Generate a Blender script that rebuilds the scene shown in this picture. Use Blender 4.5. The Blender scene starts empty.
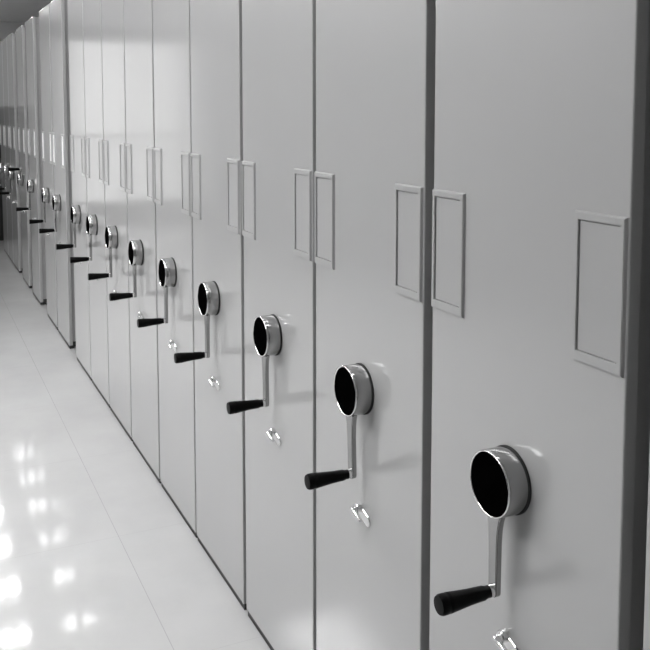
import bpy, bmesh, math
from mathutils import Vector, Matrix

sc = bpy.context.scene
C = sc.collection
W = 0.52                                   # pitch of one shelving unit, metres

# ------------------------------------------------------------------ camera
cam_data = bpy.data.cameras.new('camera')
cam = bpy.data.objects.new('camera', cam_data)
C.objects.link(cam)
sc.camera = cam
F_PX, YAW, PITCH = 873.26, 1.13056, 0.08367
fw = Vector((-math.sin(YAW) * math.cos(PITCH), math.cos(YAW) * math.cos(PITCH), -math.sin(PITCH)))
cam.location = (1.71739 * W, -1.69761 * W, 2.99543 * W)
cam.rotation_euler = fw.to_track_quat('-Z', 'Y').to_euler()
cam_data.sensor_fit = 'HORIZONTAL'
cam_data.sensor_width = 36.0
cam_data.lens = 36.0 * F_PX / 650.0
cam_data.shift_x = (325 - 324.61) / 650.0
cam_data.shift_y = -(325 - 184.81) / 650.0
cam_data.clip_start = 0.02

# ------------------------------------------------------------------ world, exposure
world = bpy.data.worlds.new('world')
sc.world = world
world.use_nodes = True
world.node_tree.nodes['Background'].inputs[0].default_value = (0.8, 0.8, 0.8, 1)
world.node_tree.nodes['Background'].inputs[1].default_value = 0.2
sc.view_settings.view_transform = 'Standard'
sc.view_settings.look = 'None'
sc.view_settings.gamma = 1.0
sc.view_settings.exposure = 0.30
DOWNLIGHT = 62.0                           # emission of the small round lamps
FILL_PANEL = 19.5                                # emission of the unseen large panels added for brightness
CEIL = 2.81
WINDOW_FILL = 0.72                               # glow of the added, unseen end window

# ------------------------------------------------------------------ materials
def mat(name, col, rough=0.5, metal=0.0, coat=0.0, coat_rough=0.1, emit=0.0, noise=0.0, nscale=8.0,
        bump=0.0, bscale=60.0, spec=0.5):
    m = bpy.data.materials.new(name)
    m.use_nodes = True
    nt = m.node_tree
    b = nt.nodes['Principled BSDF']
    b.inputs['Base Color'].default_value = (col, col, col, 1)
    b.inputs['Roughness'].default_value = rough
    b.inputs['Metallic'].default_value = metal
    b.inputs['Coat Weight'].default_value = coat
    b.inputs['Coat Roughness'].default_value = coat_rough
    b.inputs['Specular IOR Level'].default_value = spec
    if emit:
        b.inputs['Emission Color'].default_value = (1, 1, 1, 1)
        b.inputs['Emission Strength'].default_value = emit
    tc = nt.nodes.new('ShaderNodeTexCoord')
    if noise:
        n = nt.nodes.new('ShaderNodeTexNoise')
        n.inputs['Scale'].default_value = nscale
        n.inputs['Detail'].default_value = 4
        nt.links.new(tc.outputs['Object'], n.inputs['Vector'])
        r = nt.nodes.new('ShaderNodeMapRange')
        r.inputs['To Min'].default_value = col * (1 - noise)
        r.inputs['To Max'].default_value = col * (1 + noise)
        nt.links.new(n.outputs['Fac'], r.inputs['Value'])
        nt.links.new(r.outputs['Result'], b.inputs['Base Color'])
    if bump:
        n2 = nt.nodes.new('ShaderNodeTexNoise')
        n2.inputs['Scale'].default_value = bscale
        n2.inputs['Detail'].default_value = 2
        nt.links.new(tc.outputs['Object'], n2.inputs['Vector'])
        bp = nt.nodes.new('ShaderNodeBump')
        bp.inputs['Strength'].default_value = bump
        bp.inputs['Distance'].default_value = 0.002
        nt.links.new(n2.outputs['Fac'], bp.inputs['Height'])
        nt.links.new(bp.outputs['Normal'], b.inputs['Normal'])
    return m

M_PAINT = mat('grey_paint', 0.40, rough=0.40, noise=0.03, nscale=3.0, coat=1.0, coat_rough=0.115)
M_SIDE_SHADED = mat('grey_paint_shaded', 0.33, rough=0.45, noise=0.05, nscale=6.0)  # same grey as the panels, darkened: side shade put into the colour
M_FRAME = mat('frame_plastic', 0.39, rough=0.40, coat=0.5, coat_rough=0.12)
M_CARD = mat('white_card', 0.95, rough=0.5)
M_CHROME = mat('chrome', 0.38, rough=0.12, metal=1.0, noise=0.03, nscale=40, bump=0.05, bscale=60)
M_ARM = mat('arm_chrome', 0.36, rough=0.10, metal=1.0)
M_LIP = mat('polished_chrome', 0.80, rough=0.06, metal=1.0)
M_BLACK = mat('black_plastic', 0.001, rough=0.9, spec=0.0)
M_GRIP = mat('black_grip_plastic', 0.002, rough=0.4, spec=0.08)
M_RUBBER = mat('black_rubber', 0.015, rough=0.7)
M_CHASSIS = mat('dark_chassis_steel', 0.02, rough=0.6)
M_WALL = mat('wall_paint', 0.70, rough=0.8, noise=0.02, nscale=2)
M_DARKWALL = mat('dark_wall_paint', 0.16, rough=0.8, noise=0.03, nscale=2)
M_CEIL = mat('ceiling_paint', 0.80, rough=0.9)
M_BCAB = mat('black_cabinet_paint', 0.008, rough=0.5)
M_LAMP = mat('lamp_lens', 0.9, rough=0.4, emit=DOWNLIGHT)
M_FILL_PANEL = mat('fill_panel', 0.9, rough=0.4, emit=FILL_PANEL)
M_GLOW_PANE = mat('added_glow_pane', 0.8, rough=0.6, emit=WINDOW_FILL)
M_GLOW_PANE_LOW = mat('added_glow_pane_low', 0.6, rough=0.6, emit=WINDOW_FILL * 0.93)  # slightly dimmer lower glow, softens the edge reflected in the panels
M_TRIM = mat('white_trim', 0.75, rough=0.5)

# polished floor tiles, grout lines parallel and square to the row
def floor_mat():
    m = bpy.data.materials.new('polished_tiles')
    m.use_nodes = True
    nt = m.node_tree
    L = nt.links
    b = nt.nodes['Principled BSDF']
    tc = nt.nodes.new('ShaderNodeTexCoord')
    sep = nt.nodes.new('ShaderNodeSeparateXYZ')
    L.new(tc.outputs['Object'], sep.inputs[0])
    def math_(op, a, c=None):
        n = nt.nodes.new('ShaderNodeMath')
        n.operation = op
        for i, v in enumerate((a, c)):
            if v is None:
                continue
            if isinstance(v, (int, float)):
                n.inputs[i].default_value = v
            else:
                L.new(v, n.inputs[i])
        return n.outputs[0]
    T = 0.8
    def line(out, off):
        v = math_('ADD', out, off)
        v = math_('DIVIDE', v, T)
        v = math_('FRACT', v)
        v = math_('SUBTRACT', v, 0.5)
        v = math_('ABSOLUTE', v)
        return math_('GREATER_THAN', v, 0.5 - 0.0013 / T)
    g = math_('MAXIMUM', math_('MULTIPLY', line(sep.outputs['X'], 2.23 + 40 * T), 0.35), line(sep.outputs['Y'], 0.25 + 40 * T))
    n = nt.nodes.new('ShaderNodeTexNoise')
    n.inputs['Scale'].default_value = 2.2
    n.inputs['Detail'].default_value = 6
    n.inputs['Roughness'].default_value = 0.6
    L.new(tc.outputs['Object'], n.inputs['Vector'])
    r = nt.nodes.new('ShaderNodeMapRange')
    r.inputs['From Min'].default_value = 0.3
    r.inputs['From Max'].default_value = 0.7
    r.inputs['To Min'].default_value = 0.43
    r.inputs['To Max'].default_value = 0.48
    L.new(n.outputs['Fac'], r.inputs['Value'])
    mx = nt.nodes.new('ShaderNodeMix')
    mx.data_type = 'FLOAT'
    L.new(g, mx.inputs[0])
    L.new(r.outputs['Result'], mx.inputs[2])
    mx.inputs[3].default_value = 0.35
    L.new(mx.outputs[0], b.inputs['Base Color'])
    b.inputs['Roughness'].default_value = 0.065
    n2 = nt.nodes.new('ShaderNodeTexNoise')
    n2.inputs['Scale'].default_value = 7
    n2.inputs['Detail'].default_value = 1
    L.new(tc.outputs['Object'], n2.inputs['Vector'])
    bp = nt.nodes.new('ShaderNodeBump')
    bp.inputs['Strength'].default_value = 0.10
    bp.inputs['Distance'].default_value = 0.003
    L.new(n2.outputs['Fac'], bp.inputs['Height'])
    L.new(bp.outputs['Normal'], b.inputs['Normal'])
    return m
M_FLOOR = floor_mat()

# ------------------------------------------------------------------ helpers
def obj(name, bm, m, parent=None, smooth=False, loc=None, angle=35):
    bmesh.ops.recalc_face_normals(bm, faces=bm.faces)
    me = bpy.data.meshes.new(name)
    if smooth:
        for f in bm.faces:
            f.smooth = True
        for e in bm.edges:
            if len(e.link_faces) == 2 and e.calc_face_angle(0) > math.radians(angle):
                e.smooth = False
    bm.to_mesh(me)
    bm.free()
    me.materials.append(m)
    o = bpy.data.objects.new(name, me)
    C.objects.link(o)
    if parent:
        o.parent = parent
    if loc:
        o.location = loc
    return o

def box(bm, x0, x1, y0, y1, z0, z1, bevel=0.0, seg=2):
    r = bmesh.ops.create_cube(bm, size=1.0)
    vs = r['verts']
    for v in vs:
        v.co.x = x0 if v.co.x < 0 else x1
        v.co.y = y0 if v.co.y < 0 else y1
        v.co.z = z0 if v.co.z < 0 else z1
    if bevel:
        es = list({e for v in vs for e in v.link_edges})
        bmesh.ops.bevel(bm, geom=es, offset=bevel, segments=seg, affect='EDGES', profile=0.5)

def boxes(*args, bevel=0.0):
    bm = bmesh.new()
    for a in args:
        box(bm, *a, bevel=bevel)
    return bm

def lathe(profile, cx=0, cz=0, y0=0, n=48, cap=True):
    """profile: list of (radius, y); revolved about the Y axis through (cx, cz)"""
    bm = bmesh.new()
    rings = []
    for r, y in profile:
        if r < 1e-6:
            rings.append([bm.verts.new((cx, y0 + y, cz))])
        else:
            rings.append([bm.verts.new((cx + r * math.cos(2 * math.pi * k / n), y0 + y,
                                        cz + r * math.sin(2 * math.pi * k / n))) for k in range(n)])
    for a, b in zip(rings, rings[1:]):
        if len(a) == 1 and len(b) == 1:
            continue
        for k in range(n):
            k2 = (k + 1) % n
            if len(a) == 1:
                bm.faces.new((a[0], b[k], b[k2]))
            elif len(b) == 1:
                bm.faces.new((a[k], a[k2], b[0]))
            else:
                bm.faces.new((a[k], a[k2], b[k2], b[k]))
    if cap:
        for rg in (rings[0], rings[-1]):
            if len(rg) > 1:
                bm.faces.new(rg)
    return bm

def structure(name, bm, m, **kw):
    o = obj(name, bm, m, **kw)
    o['kind'] = 'structure'
    return o

def tag(o, label, cat, group=None):
    o['label'] = label
    o['category'] = cat
    if group:
        o['group'] = group

def empty(name, loc):
    o = bpy.data.objects.new(name, None)
    o.empty_display_size = 0.1
    C.objects.link(o)
    o.location = loc
    return o

def copy_tree(o, parent=None):
    c = o.copy()
    C.objects.link(c)
    if parent:
        c.parent = parent
    for ch in [k for k in KIDS.get(o.name, [])]:
        copy_tree(ch, c)
    return c
KIDS = {}
def scan():
    KIDS.clear()
    for o in C.objects:
        if o.parent:
            KIDS.setdefault(o.parent.name, []).append(o)

# ------------------------------------------------------------------ the room
X0, X1, Y0, Y1 = -12.2, 3.6, -3.2, 1.35
structure('floor', boxes((X0, X1, Y0, Y1, -0.1, 0)), M_FLOOR)
structure('ceiling', boxes((X0, X1, Y0, Y1, CEIL, CEIL + 0.1)), M_CEIL)
structure('wall_end', boxes((X0 - 0.1, X0, Y0, Y1, 0, CEIL)), M_WALL)
YA, YB, YM = -2.97, -1.20, -2.10  # unseen window, added so the glossy panels reflect its glow
w = structure('added_window', boxes((X0, X0 + 0.06, YA - 0.08, YA, 0.15, 2.65), (X0, X0 + 0.06, YB, YB + 0.08, 0.15, 2.65),
                                (X0, X0 + 0.06, YA, YB, 0.15, 0.23), (X0, X0 + 0.06, YA, YB, 2.57, 2.65),
                                (X0, X0 + 0.05, YM - 0.02, YM + 0.02, 0.23, 2.57), (X0, X0 + 0.05, YA, YM - 0.02, 1.18, 1.22),
                                (X0, X0 + 0.05, YM + 0.02, YB, 1.18, 1.22)), M_TRIM)
for ya, yb in ((YA, YM - 0.02), (YM + 0.02, YB)):
    obj('glow_pane', boxes((X0 + 0.001, X0 + 0.02, ya, yb, 1.22, 2.57)), M_GLOW_PANE, w)
    obj('glow_pane', boxes((X0 + 0.001, X0 + 0.02, ya, yb, 0.23, 1.18)), M_GLOW_PANE_LOW, w)
structure('wall_near', boxes((X1, X1 + 0.1, Y0, Y1, 0, CEIL)), M_WALL)
structure('wall_front', boxes((X0, X1, Y0 - 0.1, Y0, 0, CEIL)), M_DARKWALL)
structure('wall_back', boxes((X0, X1, Y1, Y1 + 0.1, 0, CEIL)), M_WALL)

# ------------------------------------------------------------------ mobile shelving units
# local frame: x = 0 at the panel's right edge, y = 0 on its front face, z = 0 on the floor
TOP = 2.30
def make_unit():
    t = empty('mobile_shelving_unit', (0, 0, 0))
    pw = 0.962 * W
    bevel_panel = bmesh.new()
    box(bevel_panel, -pw, 0, 0, 0.024, 0.022, TOP, bevel=0.003, seg=3)
    obj('front_panel', bevel_panel, M_PAINT, t)
    obj('shelf_body', boxes((-pw + 0.007, -0.007, 0.0245, 0.92, 0.046, TOP - 0.004), bevel=0.002), M_SIDE_SHADED, t)
    # low black carriage with its wheels
    bm = boxes((-pw + 0.007, -0.007, 0.03, 0.92, 0.012, 0.0455), bevel=0.002)
    box(bm, -pw + 0.004, -0.004, 0.004, 0.030, 0.001, 0.0212)
    for yy in (0.15, 0.75):
        for xx in (-pw + 0.06, -0.06):
            r = bmesh.ops.create_cone(bm, cap_ends=True, segments=20, radius1=0.02, radius2=0.02, depth=0.02)
            for v in r['verts']:
                v.co = Vector((v.co.z + xx, v.co.y + yy, v.co.x + 0.02))
    obj('carriage', bm, M_CHASSIS, t)
    # two raised label frames, tight to the panel's edges
    for xa in (-0.209 * W, -0.958 * W):
        xb = xa + 0.202 * W
        za, zb = 2.285 * W, 2.718 * W
        bw, bt, btt = 0.021 * W, 0.034 * W, 0.025 * W
        h = 0.0055
        bm = bmesh.new()
        o4 = [(xa, za), (xb, za), (xb, zb), (xa, zb)]
        i4 = [(xa + bw, za + bt), (xb - bw, za + bt), (xb - bw, zb - btt), (xa + bw, zb - btt)]
        ov = [[bm.verts.new((x, y, z)) for x, z in o4] for y in (-0.0002, -h)]
        iv = [[bm.verts.new((x, y, z)) for x, z in i4] for y in (-0.0002, -h)]
        for (x, z), v in zip(o4, ov[1]):
            v.co.x += 0.0022 if x == xa else -0.0022
            v.co.z += 0.0022 if z == za else -0.0022
        for k in range(4):
            j = (k + 1) % 4
            bm.faces.new((ov[1][k], ov[1][j], iv[1][j], iv[1][k]))
            bm.faces.new((ov[0][k], ov[0][j], iv[0][j], iv[0][k]))
            bm.faces.new((ov[0][k], ov[0][j], ov[1][j], ov[1][k]))
            bm.faces.new((iv[0][k], iv[0][j], iv[1][j], iv[1][k]))
        bmesh.ops.recalc_face_normals(bm, faces=bm.faces)
        es = [e for e in bm.edges if all(abs(v.co.y + h) < 1e-6 for v in e.verts) and
              e.calc_face_angle(0) > 1]
        bmesh.ops.bevel(bm, geom=es, offset=0.0009, segments=2, affect='EDGES')
        f = obj('label_frame', bm, M_FRAME, t)
        obj('card_insert', boxes((xa + bw + 0.0020, xb - bw - 0.0006, -0.0026, -0.0003, za + bt + 0.0010, zb - btt - 0.0018)),
            M_FRAME, f)
    # crank: chrome drum, black face, arm and grip
    cx, cz = -0.487 * W, 1.817 * W
    R = 0.1065 * W
    d = -0.081 * W
    k = obj('crank_hub', lathe([(R * 0.985, -0.0045), (R, -0.0060), (R, d + 0.003), (R * 0.985, d + 0.0008)],
                               cx, cz, n=72), M_CHROME, t, smooth=True, angle=50)
    obj('rim_lip', lathe([(R * 0.983, d + 0.0012), (R * 0.99, d - 0.0005), (R * 0.97, d - 0.0018), (R * 0.945, d - 0.0012),
                          (R * 0.93, d + 0.0005)], cx, cz, n=72, cap=False), M_LIP, k, smooth=True, angle=80)
    obj('crank_face', lathe([(R * 0.94, d + 0.0004), (R * 0.94, d - 0.0006), (R * 0.86, d - 0.0012), (R * 0.80, d - 0.0004),
                             (R * 0.3, d - 0.0004), (R * 0.28, d - 0.001), (0, d - 0.001)],
                            cx, cz, n=72), M_BLACK, k, smooth=True, angle=50)
    obj('gasket', lathe([(R * 1.0, -0.0001), (R * 1.02, -0.0004), (R * 1.02, -0.0038), (R * 0.98, -0.0044)], cx, cz, n=72),
        M_RUBBER, k, smooth=True)
    # arm: flat bar, widening into the drum
    az = 1.460 * W
    ya, yb = -0.046 * W, -0.066 * W
    bm = bmesh.new()
    prof = []
    zt = cz - R * 0.93
    for z, hw in ((zt, 0.040), (zt - 0.02 * W, 0.033), (zt - 0.05 * W, 0.027), (zt - 0.10 * W, 0.0235),
                  (az + 0.03 * W, 0.022)):
        prof.append((cx - hw * W, z))
    n = 8
    for q in range(n + 1):
        a = math.pi + math.pi * q / n
        prof.append((cx + 0.022 * W * math.cos(a), az + 0.022 * W * math.sin(a)))
    right = [(2 * cx - x, z) for x, z in reversed(prof[:5])]
    prof = prof + right
    fr = [bm.verts.new((x, yb, z)) for x, z in prof]
    bk = [bm.verts.new((x, ya, z)) for x, z in prof]
    bm.faces.new(fr)
    bm.faces.new(bk)
    for q in range(len(prof)):
        j = (q + 1) % len(prof)
        bm.faces.new((fr[q], fr[j], bk[j], bk[q]))
    bmesh.ops.recalc_face_normals(bm, faces=bm.faces)
    es = [e for e in bm.edges if all(abs(v.co.y - yb) < 1e-6 for v in e.verts)]
    bmesh.ops.bevel(bm, geom=es, offset=0.0022, segments=3, affect='EDGES')
    obj('crank_arm', bm, M_ARM, k, smooth=True, angle=40)
    g = -0.066 * W
    obj('crank_grip', lathe([(0.016 * W, g), (0.019 * W, g - 0.004), (0.0195 * W, g - 0.012), (0.023 * W, g - 0.018),
                             (0.025 * W, g - 0.045), (0.029 * W, g - 0.068), (0.0315 * W, g - 0.082),
                             (0.0325 * W, g - 0.086), (0.0305 * W, g - 0.0885), (0.0325 * W, g - 0.091), (0.0325 * W, g - 0.100),
                             (0.029 * W, g - 0.104), (0.0, g - 0.105)], cx, az, n=32),
        M_GRIP, k, smooth=True, angle=50)
    obj('grip_ferrule', lathe([(0.0205 * W, g + 0.0002), (0.0205 * W, g - 0.002), (0.0202 * W, g - 0.004), (0.0202 * W, g - 0.006)],
                              cx, az, n=32), M_LIP, k, smooth=True)
    # lock below the crank: slanting plate, barrel and a small key
    lx, lz = -0.478 * W, 1.280 * W
    def slot(cx_, cz_, hl, hw, y_out, y_in, n=14):
        bm = bmesh.new()
        pr = []
        for q in range(n + 1):
            a = -math.pi / 2 + math.pi * q / n
            pr.append((hl + hw * math.cos(a), hw * math.sin(a)))
        for q in range(n + 1):
            a = math.pi / 2 + math.pi * q / n
            pr.append((-hl + hw * math.cos(a), hw * math.sin(a)))
        ca, sa = math.cos(math.radians(-16)), math.sin(math.radians(-16))
        pr = [(cx_ + x * ca - z * sa, cz_ + x * sa + z * ca) for x, z in pr]
        fr = [bm.verts.new((x, y_out, z)) for x, z in pr]
        bk = [bm.verts.new((x, y_in, z)) for x, z in pr]
        bm.faces.new(fr)
        bm.faces.new(bk)
        for q in range(len(pr)):
            k2 = (q + 1) % len(pr)
            bm.faces.new((fr[q], fr[k2], bk[k2], bk[q]))
        bmesh.ops.recalc_face_normals(bm, faces=bm.faces)
        es = [e for e in bm.edges if all(abs(v.co.y - y_out) < 1e-6 for v in e.verts)]
        bmesh.ops.bevel(bm, geom=es, offset=min(hw * 0.3, 0.0015), segments=3, affect='EDGES')
        return bm
    l = obj('lock', slot(lx + 0.012 * W, lz - 0.012 * W, 0.040 * W, 0.024 * W, -0.004, -0.0001), M_LIP, t, smooth=True)
    obj('barrel', lathe([(0.020 * W, -0.0042), (0.020 * W, -0.0125), (0.0175 * W, -0.0140), (0.0, -0.0140)],
                        lx - 0.014 * W, lz + 0.010 * W, n=28), M_LIP, l, smooth=True)
    obj('thumb_turn', slot(lx + 0.006 * W, lz - 0.008 * W, 0.034 * W, 0.008 * W, -0.0215, -0.0142), M_LIP, l, smooth=True)
    return t

unit = make_unit()
scan()
# (x of the right edge in unit pitches, group of the row, label)
UNITS = [
    (0.0, 'near', 'grey shelving unit with the largest black crank dial, right of the photo'),
    (-1.023, 'near', 'grey shelving unit with the second largest crank dial, left of the widest near joint'),
    (-2.020, 'near', 'grey shelving unit carrying the third crank dial counted from the right'),
    (-3.030, 'near', 'grey shelving unit carrying the fourth crank dial counted from the right'),
    (-4.020, 'near', 'grey shelving unit carrying the fifth crank dial counted from the right'),
    (-5.020, 'near', 'grey shelving unit carrying the sixth crank dial counted from the right'),
    (-6.015, 'near', 'grey shelving unit carrying the seventh crank dial from the right'),
    (-7.010, 'near', 'grey shelving unit carrying the eighth crank dial from the right'),
    (-8.005, 'near', 'grey shelving unit just right of the first wide gap, last of the nine'),
    (-9.46, 'mid', 'grey shelving unit just left of the first wide gap, white card on it'),
    (-10.52, 'mid', 'far grey shelving unit with white cards, right of the second wide gap'),
    (-12.24, 'far', 'distant grey shelving unit just left of the second wide gap, white cards'),
    (-13.66, 'far', 'distant grey shelving unit whose crank arm is turned up, white cards'),
    (-15.22, 'end', 'tiny grey shelving unit at left edge, first beyond the third gap'),
    (-16.22, 'end', 'tiny grey shelving unit at left edge, second beyond the third gap'),
    (-17.22, 'end', 'last and farthest grey shelving unit, cut by the left edge'),
]
for i, (x, grp, lab) in enumerate(UNITS):
    o = unit if i == 0 else copy_tree(unit)
    o.location = (x * W, 0, 0)
    tag(o, lab, 'shelving unit', 'mobile shelving units standing in one row')
# the unit nearest the camera, cut by the right edge of the frame
o = copy_tree(unit)
o.location = ((0.085 + 0.962) * W, 0, 0)
tag(o, 'nearest grey shelving unit, only a sliver showing at the right edge', 'shelving unit',
    'mobile shelving units standing in one row')
scan()
def find(o, pre):
    return [c for c in KIDS.get(o.name, []) if c.name.split('.')[0] == pre]
roots = [o for o in C.objects if o.name.split('.')[0] == 'mobile_shelving_unit']
card_mesh = None
for o in roots:
    if o.location.x < -9.4 * W:
        for f in find(o, 'label_frame'):
            for c in find(f, 'card_insert'):
                c.data = c.data.copy()
                c.data.materials[0] = M_CARD
                c['label'] = 'white card'
    # cranks stop at slightly different angles; one stands with its arm up
    turn = {0.0: 0.0, -1.023: -0.05, -2.02: -0.03, -3.03: -0.015, -4.02: 0.01, -6.015: -0.03, -7.01: 0.03,
            -8.005: -0.02, -9.46: 0.02, -13.66: -2.19}.get(round(o.location.x / W, 3), 0.0)
    if turn:
        h = find(o, 'crank_hub')[0]
        cx, cz = -0.487 * W, 1.817 * W
        h.matrix_local = (Matrix.Translation((cx, 0, cz)) @ Matrix.Rotation(turn, 4, 'Y')
                          @ Matrix.Translation((-cx, 0, -cz)))

# ------------------------------------------------------------------ black cabinet beyond the row
t = empty('black_cabinet', (-10.45, 0, 0))
tag(t, 'tall black metal cabinet beyond the far end of the row, left edge', 'cabinet')
obj('body', boxes((-0.225, 0.205, -0.42, 0.45, 0.05, 1.62), bevel=0.004), M_BCAB, t)
obj('plinth', boxes((-0.21, 0.19, -0.40, 0.43, 0.0, 0.0495)), M_BCAB, t)
for ya, yb, hy in ((-0.415, 0.012, -0.03), (0.018, 0.445, 0.06)):
    dr = obj('door', boxes((0.2055, 0.224, ya, yb, 0.06, 1.61), bevel=0.003), M_BCAB, t)
    obj('handle', boxes((0.2245, 0.242, hy - 0.008, hy + 0.008, 0.85, 1.0), bevel=0.003), M_CHROME, dr)

# ------------------------------------------------------------------ ceiling lamps
def make_downlight():
    t = empty('downlight', (0, 0, CEIL))
    obj('trim_plate', boxes((-0.11, 0.11, -0.14, 0.14, -0.012, -0.0005), bevel=0.003), M_TRIM, t)
    for yy in (-0.062, 0.062):
        bm = bmesh.new()
        bmesh.ops.create_cone(bm, cap_ends=True, segments=28, radius1=0.045, radius2=0.05, depth=0.008)
        bmesh.ops.translate(bm, verts=bm.verts, vec=(0, yy, -0.0165))
        obj('lens', bm, M_LAMP, t)
    tag(t, 'small twin ceiling downlight in the line of lamps above the row', 'ceiling light', 'twin downlights above the row')
    return t
dl = make_downlight()
scan()
for k in range(13):
    o = dl if k == 0 else copy_tree(dl)
    o.location = (-10.56 + k * 0.82, -0.26, CEIL)

def make_fill_panel():  # unseen fill lamps added to brighten the room
    t = empty('fill_light_panel', (0, 0, CEIL))
    fr = boxes((-0.6, 0.6, -0.30, -0.28, -0.02, -0.0005), (-0.6, 0.6, 0.28, 0.30, -0.02, -0.0005),
               (-0.6, -0.58, -0.28, 0.28, -0.02, -0.0005), (0.58, 0.6, -0.28, 0.28, -0.02, -0.0005))
    obj('frame', fr, M_TRIM, t)
    obj('diffuser', boxes((-0.579, 0.579, -0.279, 0.279, -0.014, -0.001)), M_FILL_PANEL, t)
    tag(t, 'unseen wide ceiling light panel added to brighten the room', 'ceiling light', 'added ceiling light panels over the open floor')
    return t
lp = make_fill_panel()
scan()
for k, x in enumerate((-0.9, -2.3, -3.7, -5.1)):
    o = lp if k == 0 else copy_tree(lp)
    o.location = (x, -2.1, CEIL)
